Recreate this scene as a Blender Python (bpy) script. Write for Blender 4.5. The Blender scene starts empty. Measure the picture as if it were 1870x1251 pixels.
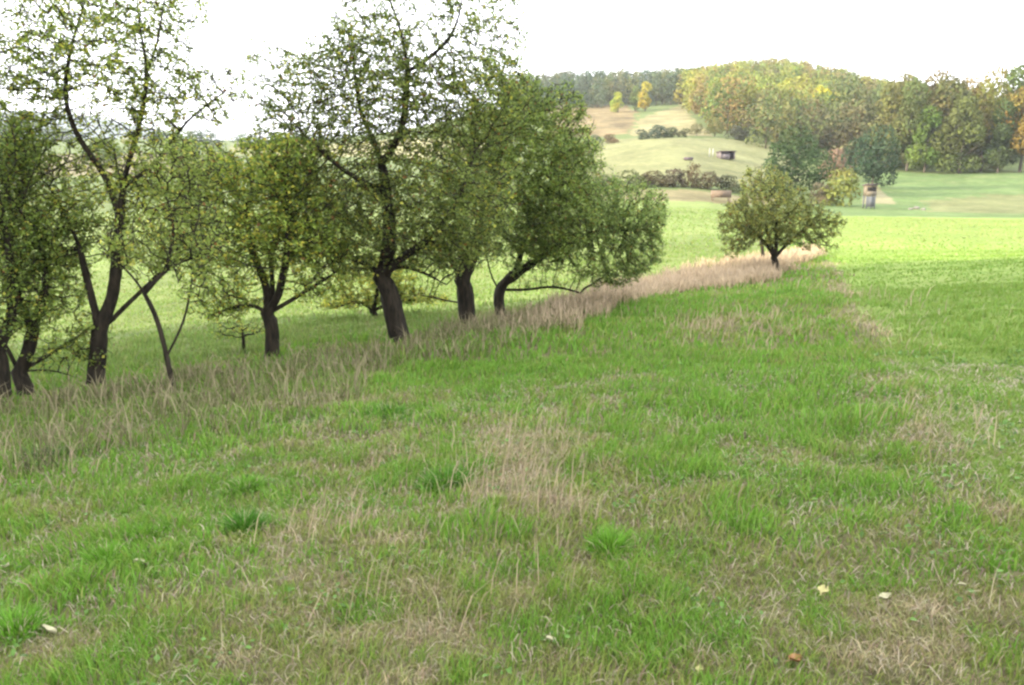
import bpy, math, random
import numpy as np
from mathutils import Vector
S = bpy.context.scene
COL = S.collection

# ------------------------------------------------------------------ camera
W0, H0, F = 1870.0, 1251.0, 1556.0
PITCH = math.atan((625.5 - 290.0) / F)
cam_d = bpy.data.cameras.new("camera"); cam = bpy.data.objects.new("camera", cam_d); COL.objects.link(cam)
cam_d.sensor_width = 36.0; cam_d.lens = 36.0 * F / W0
cam_d.clip_start = 0.05; cam_d.clip_end = 12000
cam.location = (0, 0, 0); cam.rotation_euler = (math.pi / 2 - PITCH, 0, 0)
S.camera = cam
S.render.resolution_x = 1024; S.render.resolution_y = 685

# ------------------------------------------------------------------ light
SUN_AZ = math.radians(-104.0)     # from +Y towards +X
SUN_EL = math.radians(19.0)
sd = bpy.data.lights.new("sun", 'SUN'); sun = bpy.data.objects.new("sun", sd); COL.objects.link(sun)
sd.energy = 5.0; sd.angle = math.radians(1.0); sd.color = (1.0, 0.88, 0.66)
sv = Vector((math.sin(SUN_AZ) * math.cos(SUN_EL), math.cos(SUN_AZ) * math.cos(SUN_EL), math.sin(SUN_EL)))
sun.rotation_euler = sv.to_track_quat('Z', 'Y').to_euler()
sun.location = (-60, -20, 60)

w = bpy.data.worlds.new("World"); S.world = w; w.use_nodes = True
nt = w.node_tree; nt.nodes.clear()
def wn(t, **k):
    n = nt.nodes.new(t)
    for a, b in k.items(): setattr(n, a, b)
    return n
sky = wn('ShaderNodeTexSky', sky_type='NISHITA', sun_disc=False, sun_elevation=SUN_EL, sun_rotation=SUN_AZ, air_density=1.0, dust_density=2.5, ozone_density=1.0)
geo = wn('ShaderNodeNewGeometry'); noi = wn('ShaderNodeTexNoise'); noi.inputs['Scale'].default_value = 2.2; noi.inputs['Detail'].default_value = 6
tcw = wn('ShaderNodeTexCoord'); nt.links.new(tcw.outputs['Generated'], noi.inputs['Vector'])
rmp = wn('ShaderNodeMapRange'); rmp.inputs[1].default_value = 0.25; rmp.inputs[2].default_value = 0.6; rmp.inputs[3].default_value = 0.80; rmp.inputs[4].default_value = 0.97
nt.links.new(noi.outputs['Fac'], rmp.inputs[0])
mixw = wn('ShaderNodeMix', data_type='RGBA'); nt.links.new(rmp.outputs[0], mixw.inputs[0]); nt.links.new(sky.outputs[0], mixw.inputs[6])
mixw.inputs[7].default_value = (9.6, 9.7, 10.2, 1)
bg = wn('ShaderNodeBackground'); bg.inputs[1].default_value = 0.14; nt.links.new(mixw.outputs[2], bg.inputs[0])
wo = wn('ShaderNodeOutputWorld'); nt.links.new(bg.outputs[0], wo.inputs[0])
S.view_settings.view_transform = 'Standard'; S.view_settings.look = 'None'
S.view_settings.exposure = 1.8; S.view_settings.gamma = 1.0; S.view_settings.use_curve_mapping = False
S.cycles.max_bounces = 6; S.cycles.diffuse_bounces = 3; S.cycles.transmission_bounces = 4; S.cycles.transparent_max_bounces = 8
S.cycles.volume_bounces = 0
S.cycles.use_denoising = True
S.cycles.pixel_filter_type = 'BLACKMAN_HARRIS'; S.cycles.filter_width = 2.5

# ------------------------------------------------------------------ numeric helpers
R = np.random.default_rng(7)
cp, sp = math.cos(PITCH), math.sin(PITCH)
def ray(px, py):
    u = (px - W0 / 2) / F; v = (H0 / 2 - py) / F
    return np.array([u, cp + v * sp, -sp + v * cp])
def at(px, py, d):                       # point on the view line whose forward (y) distance is d
    r = ray(px, py); return r * (d / r[1])
def hash2(ix, iy, s):
    n = (ix.astype(np.int64) * 374761393 + iy.astype(np.int64) * 668265263 + s * 1274126177) & 0xffffffff
    n = ((n ^ (n >> 13)) * 1274126177) & 0xffffffff
    return ((n ^ (n >> 16)) & 0xffffff) / float(0xffffff)
def vnoise(x, y, s=0):
    ix = np.floor(x); iy = np.floor(y); fx = x - ix; fy = y - iy
    fx = fx * fx * (3 - 2 * fx); fy = fy * fy * (3 - 2 * fy)
    a = hash2(ix, iy, s); b = hash2(ix + 1, iy, s); c = hash2(ix, iy + 1, s); d = hash2(ix + 1, iy + 1, s)
    return (a * (1 - fx) + b * fx) * (1 - fy) + (c * (1 - fx) + d * fx) * fy
def fbm(x, y, s=0, o=4):
    t = 0; a = 0.5; n = 0
    for i in range(o):
        t = t + a * vnoise(x, y, s + i); n += a; a *= 0.5; x = x * 2.03 + 11.3; y = y * 2.03 + 5.1
    return t / n
def sstep(a, b, x):
    t = np.clip((x - a) / (b - a), 0, 1); return t * t * (3 - 2 * t)

# ------------------------------------------------------------------ terrain height
def plane(x, y): return -1.6 - 0.10 * y + 0.07 * x
CTRL = {
 0: [(680,17),(620,26),(550,40),(480,62),(420,95),(360,150),(310,230),(265,400),(252,650)],
 300: [(600,24),(550,36),(500,52),(450,75),(400,105),(350,150),(310,220),(268,380),(254,650)],
 650: [(565,27),(520,38),(470,55),(420,80),(370,120),(330,170),(290,260),(262,430),(250,650)],
 1000: [(545,25),(500,36),(450,55),(400,85),(355,125),(320,165),(275,230),(235,320),(195,430),(185,520),(190,650)],
 1250: [(495,31),(450,43),(400,68),(362,105),(328,135),(290,165),(256,200),(249,225),(225,300),(192,400),(178,480),(188,650)],
 1420: [(460,42),(420,62),(385,95),(358,130),(328,160),(292,190),(255,240),(210,330),(166,430),(163,520),(180,650)],
 1600: [(460,40),(420,58),(396,84),(386,105),(348,150),(320,185),(300,215),(265,290),(215,400),(205,650)],
 1870: [(460,38),(420,60),(397,88),(387,110),(350,150),(314,190),(300,215),(268,300),(240,400),(230,650)],
}
CTRL[-260] = CTRL[0]; CTRL[2150] = CTRL[1870]
_c = []
for px, lst in CTRL.items():
    for py, d in lst:
        p = at(px, py, d); _c.append((math.atan2(p[0], p[1]), math.hypot(p[0], p[1]), p[2]))
for px in (-260, 0, 300, 650, 1000, 1250, 1420, 1600, 1870, 2150):
    for d in (5, 7.5, 10, 13, 16, 20, 26):
        if px < 600 and d > 15: continue
        if px < 1250 and d > 20: continue
        x = (px - 935) / F * d; _c.append((math.atan2(x, d), math.hypot(x, d), plane(x, d)))
_c = np.array(_c)
LMAX = math.log(690)
def _feat(az, r): return np.stack([az * 2.2, np.log(np.maximum(r, 3.0))], -1)
_X = _feat(_c[:, 0], _c[:, 1])
def _tps(d2): return 0.5 * d2 * np.log(d2 + 1e-9)
_n = len(_X)
_K = _tps(((_X[:, None] - _X[None]) ** 2).sum(-1)) + np.eye(_n) * 0.002
_P = np.hstack([np.ones((_n, 1)), _X])
_A = np.block([[_K, _P], [_P.T, np.zeros((3, 3))]])
_z = _c[:, 2] / (_c[:, 1] + 12)           # fit the slope-like quantity, so near ground is exact
_w = np.linalg.solve(_A, np.concatenate([_z, np.zeros(3)]))
def Hs(x, y):
    x = np.asarray(x, float); y = np.asarray(y, float); sh = x.shape; x = x.ravel(); y = y.ravel()
    r = np.hypot(x, y); az = np.arctan2(x, y)
    azc = np.clip(az, -0.62, 0.62); rc = np.clip(r, 3, 690)
    X = _feat(azc, rc); out = np.empty(len(x))
    for i in range(0, len(x), 40000):
        Xi = X[i:i + 40000]
        out[i:i + 40000] = _tps(((Xi[:, None] - _X[None]) ** 2).sum(-1)) @ _w[:_n] + _w[_n] + Xi @ _w[_n + 1:]
    zr = out * (rc + 12)
    zp = plane(x, y)
    w1 = sstep(7, 14, r); z = zp * (1 - w1) + zr * w1
    k = np.minimum(1, 45 / np.maximum(r, 1e-3)); zb = plane(x * k, y * k)
    wb = sstep(0.62, 1.15, np.abs(az)); z = z * (1 - wb) + zb * wb
    # small unevenness
    nf = 1 - sstep(25, 60, r)
    z = z + ((fbm(x * 1.7, y * 1.7, 3, 3) - .5) * 0.11 + (fbm(x * .35, y * .35, 9, 2) - .5) * 0.22) * nf
    return z.reshape(sh)
def hit(px, py, dmax=700):
    r = ray(px, py); d = np.geomspace(1.5, dmax, 2500); p = r[None] * (d / r[1])[:, None]
    h = Hs(p[:, 0], p[:, 1]); below = p[:, 2] < h
    i = int(np.argmax(below)) if below.any() else len(d) - 1
    q = p[i]; return np.array([q[0], q[1], float(Hs(q[0], q[1]))])
def ground(x, y): return float(Hs(np.array([x]), np.array([y]))[0])
def poly(pts):                            # pixel outline -> world outline on the ground
    return np.array([hit(a, b)[:2] for a, b in pts])
def inside(P, x, y):
    c = np.zeros(x.shape, bool); j = len(P) - 1
    for i in range(len(P)):
        xi, yi = P[i]; xj, yj = P[j]
        m = ((yi > y) != (yj > y)) & (x < (xj - xi) * (y - yi) / (yj - yi + 1e-12) + xi)
        c ^= m; j = i
    return c

# ------------------------------------------------------------------ object helpers
def tag(o, label=None, cat=None, group=None, kind=None):
    if label: o['label'] = label
    if cat: o['category'] = cat
    if group: o['group'] = group
    if kind: o['kind'] = kind
    return o
def empty(name, loc):
    o = bpy.data.objects.new(name, None); COL.objects.link(o); o.location = loc; o.empty_display_size = 0.2; return o
def mk(name, V, faces, mat, parent=None, col=None, smooth=False):
    """faces: list of int arrays (n,k)"""
    me = bpy.data.meshes.new(name); V = np.asarray(V, np.float32)
    me.vertices.add(len(V)); me.vertices.foreach_set('co', V.ravel())
    faces = [np.asarray(f, np.int32) for f in faces if len(f)]
    li = np.concatenate([f.ravel() for f in faces]); tot = np.concatenate([np.full(len(f), f.shape[1], np.int32) for f in faces])
    me.loops.add(len(li)); me.loops.foreach_set('vertex_index', li)
    me.polygons.add(len(tot)); st = np.concatenate([[0], np.cumsum(tot)[:-1]]).astype(np.int32)
    me.polygons.foreach_set('loop_start', st); me.polygons.foreach_set('loop_total', tot)
    if smooth: me.polygons.foreach_set('use_smooth', np.ones(len(tot), bool))
    me.update(calc_edges=True); me.validate()
    if col is not None:
        a = me.color_attributes.new('Col', 'FLOAT_COLOR', 'POINT')
        c = np.ones((len(V), 4), np.float32); c[:, :3] = col; a.data.foreach_set('color', c.ravel())
    me.materials.append(mat)
    o = bpy.data.objects.new(name, me); COL.objects.link(o)
    if parent is not None: o.parent = parent
    return o

# ------------------------------------------------------------------ materials
def nodes(name):
    m = bpy.data.materials.new(name); m.use_nodes = True; t = m.node_tree; t.nodes.clear(); return m, t
def leaf_mat(name, trans=0.35, rough=0.6, spec=0.25, nscale=0.0, namt=0.0):
    m, t = nodes(name); N = t.nodes.new; L = t.links.new
    a = N('ShaderNodeAttribute'); a.attribute_name = 'Col'
    oi = N('ShaderNodeObjectInfo'); mul = N('ShaderNodeMix'); mul.data_type = 'RGBA'; mul.blend_type = 'MULTIPLY'; mul.inputs[0].default_value = 1
    L(a.outputs['Color'], mul.inputs[6]); L(oi.outputs['Color'], mul.inputs[7]); c = mul.outputs[2]
    if namt:
        tc = N('ShaderNodeTexCoord'); n = N('ShaderNodeTexNoise'); n.inputs['Scale'].default_value = nscale; n.inputs['Detail'].default_value = 3
        L(tc.outputs['Object'], n.inputs['Vector']); h = N('ShaderNodeHueSaturation'); mr = N('ShaderNodeMapRange')
        mr.inputs[1].default_value = .3; mr.inputs[2].default_value = .7; mr.inputs[3].default_value = 1 - namt; mr.inputs[4].default_value = 1 + namt
        L(n.outputs['Fac'], mr.inputs[0]); L(mr.outputs[0], h.inputs['Value']); L(c, h.inputs['Color']); c = h.outputs[0]
    p = N('ShaderNodeBsdfPrincipled'); p.inputs['Roughness'].default_value = rough; p.inputs['Specular IOR Level'].default_value = spec
    L(c, p.inputs['Base Color']); tr = N('ShaderNodeBsdfTranslucent'); L(c, tr.inputs['Color'])
    mx = N('ShaderNodeMixShader'); mx.inputs[0].default_value = trans; L(p.outputs[0], mx.inputs[1]); L(tr.outputs[0], mx.inputs[2])
    o = N('ShaderNodeOutputMaterial'); L(mx.outputs[0], o.inputs['Surface']); return m
def solid_mat(name, c1, c2, scale=6, rough=0.85, bump=0.3, stretch=(1, 1, 1), dist=0.02, detail=6):
    m, t = nodes(name); N = t.nodes.new; L = t.links.new
    tc = N('ShaderNodeTexCoord'); mp = N('ShaderNodeMapping'); mp.inputs['Scale'].default_value = stretch; L(tc.outputs['Object'], mp.inputs[0])
    n = N('ShaderNodeTexNoise'); n.inputs['Scale'].default_value = scale; n.inputs['Detail'].default_value = detail; L(mp.outputs[0], n.inputs['Vector'])
    r = N('ShaderNodeValToRGB'); r.color_ramp.elements[0].position = .32; r.color_ramp.elements[1].position = .68
    r.color_ramp.elements[0].color = (*c1, 1); r.color_ramp.elements[1].color = (*c2, 1); L(n.outputs['Fac'], r.inputs[0])
    p = N('ShaderNodeBsdfPrincipled'); p.inputs['Roughness'].default_value = rough; p.inputs['Specular IOR Level'].default_value = .2; L(r.outputs[0], p.inputs['Base Color'])
    b = N('ShaderNodeBump'); b.inputs['Strength'].default_value = bump; b.inputs['Distance'].default_value = dist; L(n.outputs['Fac'], b.inputs['Height']); L(b.outputs[0], p.inputs['Normal'])
    o = N('ShaderNodeOutputMaterial'); L(p.outputs[0], o.inputs['Surface']); return m
M_leaf = leaf_mat('leaf', .48)
M_far = leaf_mat('far_foliage', .25, .8, .1, 0.6, .18)
M_grass = leaf_mat('grass_blade', .35, .6, .2)
M_dry = leaf_mat('dry_stalk', .25, .8, .1)
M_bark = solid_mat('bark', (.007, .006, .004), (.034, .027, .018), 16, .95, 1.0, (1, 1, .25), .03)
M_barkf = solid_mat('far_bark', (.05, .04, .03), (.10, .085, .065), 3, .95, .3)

def ground_mat():
    m, t = nodes('ground'); N = t.nodes.new; L = t.links.new
    a = N('ShaderNodeAttribute'); a.attribute_name = 'Col'
    tc = N('ShaderNodeTexCoord')
    def nz(s, d=5, r=.6):
        n = N('ShaderNodeTexNoise'); n.inputs['Scale'].default_value = s; n.inputs['Detail'].default_value = d; n.inputs['Roughness'].default_value = r
        L(tc.outputs['Object'], n.inputs['Vector']); return n
    c = a.outputs['Color']
    for s, amt in ((0.09, .14), (0.7, .16), (6.0, .22), (55.0, .25)):
        n = nz(s); mr = N('ShaderNodeMapRange'); mr.inputs[1].default_value = .3; mr.inputs[2].default_value = .7; mr.inputs[3].default_value = 1 - amt; mr.inputs[4].default_value = 1 + amt
        h = N('ShaderNodeHueSaturation'); L(n.outputs['Fac'], mr.inputs[0]); L(mr.outputs[0], h.inputs['Value']); L(c, h.inputs['Color']); c = h.outputs[0]
    n = nz(0.35, 6, .65); mr = N('ShaderNodeMapRange'); mr.inputs[1].default_value = .52; mr.inputs[2].default_value = .72; mr.inputs[3].default_value = 0; mr.inputs[4].default_value = .3
    L(n.outputs['Fac'], mr.inputs[0]); mx = N('ShaderNodeMix'); mx.data_type = 'RGBA'; L(mr.outputs[0], mx.inputs[0]); L(c, mx.inputs[6]); mx.inputs[7].default_value = (.26, .23, .12, 1); c = mx.outputs[2]
    p = N('ShaderNodeBsdfPrincipled'); p.inputs['Roughness'].default_value = .95; p.inputs['Specular IOR Level'].default_value = .05; L(c, p.inputs['Base Color'])
    n = nz(9, 8, .7); b = N('ShaderNodeBump'); b.inputs['Strength'].default_value = .8; b.inputs['Distance'].default_value = .12; L(n.outputs['Fac'], b.inputs['Height']); L(b.outputs[0], p.inputs['Normal'])
    o = N('ShaderNodeOutputMaterial'); L(p.outputs[0], o.inputs['Surface']); return m

# ------------------------------------------------------------------ ground zones (world outlines)
STRIP = poly([(-200, 772), (0, 742), (250, 712), (500, 668), (740, 634), (860, 602), (1000, 568), (1120, 528), (1250, 497), (1330, 484), (1400, 478), (1440, 470), (1492, 458),
              (1484, 472), (1440, 498), (1400, 520), (1330, 528), (1250, 536), (1180, 552), (1080, 592), (1000, 622), (900, 650), (760, 672), (690, 700), (560, 768), (420, 792), (300, 815), (150, 830), (0, 862), (-200, 890)])
CROP = poly([(1494, 458), (1520, 478), (1540, 500), (1560, 560), (1610, 620), (1650, 680), (1720, 770), (1780, 850), (1900, 960), (2100, 1100), (2500, 1000), (2500, 393.5), (1500, 393.5), (1460, 396), (1440, 420), (1475, 445)])
MOUND = poly([(1060, 256), (1150, 253), (1250, 252), (1330, 254), (1400, 264), (1460, 275), (1460, 335), (1330, 338), (1200, 336), (1100, 330), (1030, 325)])
TANBAND = poly([(1050, 352), (1330, 356), (1420, 360), (1420, 376), (1330, 372), (1200, 368), (1050, 362)])
HEATH = poly([(1040, 190), (1145, 193), (1165, 205), (1150, 243), (1100, 250), (1000, 250), (1000, 196)])
PALEH = poly([(1150, 246), (1165, 220), (1200, 205), (1250, 190), (1262, 215), (1290, 236), (1300, 249), (1180, 250)])
LOWER = poly([(1430, 393), (2500, 393), (2500, 310), (1620, 314), (1540, 345), (1480, 372)])
LOWTAN = poly([(1690, 368), (1800, 356), (2300, 350), (2300, 388), (1700, 388)])
SANDB = poly([(1585, 334), (1600, 338), (1640, 372), (1600, 373), (1572, 372)])
MEAD = poly([(-300, 700), (0, 700), (500, 640), (740, 610), (900, 575), (1100, 520), (1250, 490), (1400, 470), (1440, 440), (1460, 396), (1300, 370), (1100, 368), (900, 372), (300, 385), (-300, 390)])
BROWNF = poly([(-300, 330), (250, 318), (440, 320), (440, 285), (250, 280), (-300, 285)])
LITF = poly([(420, 282), (700, 286), (900, 300), (900, 262), (700, 256), (430, 258)])
def ground_color(x, y):
    n = len(x); c = np.tile(np.array([.085, .11, .04]), (n, 1)); r = np.hypot(x, y)
    nz = fbm(x * .9, y * .9, 21, 4)[:, None]; nb = fbm(x * .16, y * .16, 31, 3)[:, None]
    near = (r < 45)[:, None]
    c = np.where(near, np.array([.10, .105, .045]) * (1 - nz) + np.array([.17, .15, .08]) * nz, c)
    def put(P, col, var=.25, jit=0.012):
        m = inside(P, x + (vnoise(x * .5, y * .5, 5) - .5) * r * jit, y + (vnoise(x * .5, y * .5, 6) - .5) * r * jit * 2)
        v = 1 + var * (nb - .5) * 2
        c[m] = (np.array(col) * v)[m]
    put(MEAD, (.125, .16, .052))
    put(BROWNF, (.13, .115, .065)); put(LITF, (.20, .19, .095))
    put(LOWER, (.085, .125, .045)); put(LOWTAN, (.115, .125, .055)); 
    put(MOUND, (.135, .14, .065), .35); put(TANBAND, (.13, .115, .06))
    put(HEATH, (.125, .098, .05), .7); put(PALEH, (.165, .15, .075), .5); put(SANDB, (.17, .16, .09), .2, .002)
    put(CROP, (.15, .21, .05), .12, .003); put(STRIP, (.17, .14, .085), .2, .003)
    return c

# ------------------------------------------------------------------ ground sheet
azs = np.concatenate([np.linspace(-math.pi, -.75, 60)[:-1], np.linspace(-.75, .75, 460), np.linspace(.75, math.pi, 60)[1:]])
rs = np.concatenate([[0.0], np.geomspace(.5, 690, 430), np.geomspace(740, 7000, 14)])
AZ, RR = np.meshgrid(azs, rs); gx = (RR * np.sin(AZ)).ravel(); gy = (RR * np.cos(AZ)).ravel()
gz = Hs(gx, gy)
_far = sstep(690, 1500, np.hypot(gx, gy)); gz = gz * (1 - _far) + (-12) * _far
nr, na = len(rs), len(azs)
I = np.arange(nr * na).reshape(nr, na)
Q = np.stack([I[:-1, :-1], I[:-1, 1:], I[1:, 1:], I[1:, :-1]], -1).reshape(-1, 4)[:, ::-1]
gcol = ground_color(gx, gy)
g = mk('ground', np.stack([gx, gy, gz], 1), [Q], ground_mat(), None, gcol, True); tag(g, kind='structure')

# far blue hill in the left distance
def far_hill():
    xs = np.linspace(-1, 1, 90); ys = np.linspace(-1, 1, 24); X, Y = np.meshgrid(xs, ys)
    c = at(60, 262, 2600); a = np.clip(1 - X ** 2, 0, 1) * np.clip(1 - Y ** 2, 0, 1)
    z = c[2] - 60 + a * (150 + 14 * (fbm(X * 9, Y * 9, 4) - .5))
    V = np.stack([c[0] + X * 620, c[1] + Y * 420, z], -1).reshape(-1, 3)
    i = np.arange(V.shape[0]).reshape(X.shape)
    q = np.stack([i[:-1, :-1], i[:-1, 1:], i[1:, 1:], i[1:, :-1]], -1).reshape(-1, 4)
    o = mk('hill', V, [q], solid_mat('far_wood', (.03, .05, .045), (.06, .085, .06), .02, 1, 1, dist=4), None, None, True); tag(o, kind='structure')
far_hill()

# ------------------------------------------------------------------ grass blades (stuff)
def blades(x, y, z, h, wd, lean, lang, col, tipcol=None, curl=1.0):
    n = len(x); f = R.uniform(0, 2 * math.pi, n); sx = np.cos(f) * wd / 2; sy = np.sin(f) * wd / 2
    lx = np.cos(lang) * lean * h; ly = np.sin(lang) * lean * h
    V = np.empty((n, 5, 3))
    V[:, 0] = np.stack([x - sx, y - sy, z], 1); V[:, 1] = np.stack([x + sx, y + sy, z], 1)
    mx, my, mz = x + lx * .35, y + ly * .35, z + h * .58
    V[:, 2] = np.stack([mx - sx * .8, my - sy * .8, mz], 1); V[:, 3] = np.stack([mx + sx * .8, my + sy * .8, mz], 1)
    V[:, 4] = np.stack([x + lx, y + ly, z + h * np.sqrt(np.clip(1 - (lean * .75) ** 2, .08, 1))], 1)
    b = (np.arange(n) * 5)[:, None]
    q = b + np.array([[0, 1, 3, 2]]); t = b + np.array([[2, 3, 4]])
    C = np.repeat(col[:, None], 5, 1)
    if tipcol is not None: C[:, 4] = tipcol; C[:, 2:4] = .5 * C[:, 2:4] + .5 * tipcol[:, None]
    return V.reshape(-1, 3), q, t, C.reshape(-1, 3)
def leaves(C, size, rng, col, up=0.5):
    n = len(C); a = rng.normal(0, 1, (n, 3)); a /= np.linalg.norm(a, axis=1, keepdims=True)
    nn = rng.normal(0, 1, (n, 3)); nn[:, 2] = np.abs(nn[:, 2]) + up; nn /= np.linalg.norm(nn, axis=1, keepdims=True)
    a = a - (a * nn).sum(1, keepdims=True) * nn; a /= np.linalg.norm(a, axis=1, keepdims=True) + 1e-9; b = np.cross(nn, a)
    L = size[:, None]; w_ = L * .33
    V = np.empty((n, 4, 3)); V[:, 0] = C - a * L * .5; V[:, 2] = C + a * L * .5 - nn * L * .10; V[:, 1] = C + b * w_ + nn * L * .08; V[:, 3] = C - b * w_ + nn * L * .08
    i = (np.arange(n) * 4)[:, None]; T = np.concatenate([i + np.array([[0, 1, 2]]), i + np.array([[0, 2, 3]])])
    return V.reshape(-1, 3), T, np.repeat(col, 4, 0)
def patch_field(x, y, plist):
    """plist: (px,py,rad_m,amount, stretch)"""
    o = np.zeros(len(x))
    for px, py, rx, ry, amt in plist:
        p = hit(px, py); o += amt * np.exp(-(((x - p[0]) / rx) ** 2 + ((y - p[1]) / ry) ** 2))
    return o
DRYP = [(960, 830, .35, .9, .7), (900, 900, .3, .6, .55), (1010, 920, .15, .4, .6), (580, 960, .3, .35, .45), (770, 1130, .25, .3, .6), (720, 1190, .25, .2, .4), (940, 1120, .25, .12, .5),
        (1290, 600, .5, 1.3, .45), (1400, 590, .7, 1.5, .5), (1730, 790, .3, .7, .7), (1700, 1120, .35, .25, .55), (1810, 1140, .3, .3, .5), (1330, 1120, .3, .15, .5), (1230, 1120, .2, .12, .3),
        (100, 930, .6, .4, .4), (30, 980, .4, .3, .3), (560, 1080, .3, .2, .4), (460, 1130, .2, .2, .35), (1550, 1210, .3, .15, .4), (1440, 1160, .15, .12, .4), (1650, 960, .4, .3, .3), (1200, 690, .6, 1.4, .18), (1780, 870, .4, .7, .35),
        (1600, 600, .25, 2, .5), (1560, 540, .3, 2.5, .5), (380, 1210, .2, .1, .45), (160, 1170, .2, .15, .3)]
LUSHP = [(1450, 750, 1.2, 2., .5), (1300, 680, 1., 2.5, .4), (1150, 560, 1.5, 2.0, .7), (900, 670, 1.2, 2., .5), (1200, 860, .5, .5, .5), (1110, 1000, .12, .12, 1), (820, 880, .3, .3, .7), (445, 960, .16, .13, .9), (200, 1020, .3, .12, .9), (60, 1030, .3, .15, .6),
         (30, 1150, .25, .15, .9), (200, 1200, .2, .1, .6), (440, 890, .3, .25, .6), (250, 980, .2, .12, .6), (170, 860, .6, .4, .6), (1100, 1170, .35, .2, .5), (1290, 1140, .2, .12, .5), (1380, 960, .5, .4, .35), (1480, 900, .6, .5, .3), (720, 760, .4, .5, .6), (1600, 900, .4, .4, .3), (660, 1090, .2, .12, .5)]
EDGE = poly([(1505, 470), (1530, 500), (1560, 560), (1610, 620), (1650, 680), (1720, 770), (1780, 850), (1900, 960)])
def dry_lush(x, y):
    # old mowing rows run away from the camera, leaning left
    s = (x + .35 * y)
    d = fbm(x * 1.3, y * .9, 41, 4) * .5 + fbm(s * 1.4, y * .35, 77, 3) * .3 + fbm(x * 5.5, y * 4.5, 51, 4) * .8
    d = (d - .80) * 1.7 + .22
    r = np.hypot(x, y)
    d += .07 * (1 - sstep(2.5, 6, r)) - .15 * sstep(5, 14, r)
    L = EDGE; dm = np.full(len(x), 1e9)
    for i in range(len(L) - 1):
        a, b = L[i], L[i + 1]; ab = b - a; tt = np.clip(((x - a[0]) * ab[0] + (y - a[1]) * ab[1]) / (ab @ ab), 0, 1); dm = np.minimum(dm, np.hypot(x - a[0] - tt * ab[0], y - a[1] - tt * ab[1]))
    d += .55 * np.exp(-(dm / (.16 + .012 * r)) ** 2) * sstep(.35, .6, fbm(x * 1.5, y * .5, 15, 2))
    d += patch_field(x, y, DRYP) * .55 * (.3 + 1.2 * fbm(x * 5, y * 5, 17, 3)) - patch_field(x, y, LUSHP) * .75
    return np.clip(d, 0, 1)
def scatter(n, r0, r1, amax=.70):
    r = np.sqrt(R.uniform(r0 * r0, r1 * r1, n)); a = R.uniform(-amax, amax, n)
    return r * np.sin(a), r * np.cos(a)
C_lush = np.array([.105, .225, .026]); C_mid = np.array([.158, .218, .042]); C_olive = np.array([.18, .20, .065]); C_dry = np.array([.34, .30, .185]); C_brown = np.array([.22, .17, .12])
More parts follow.
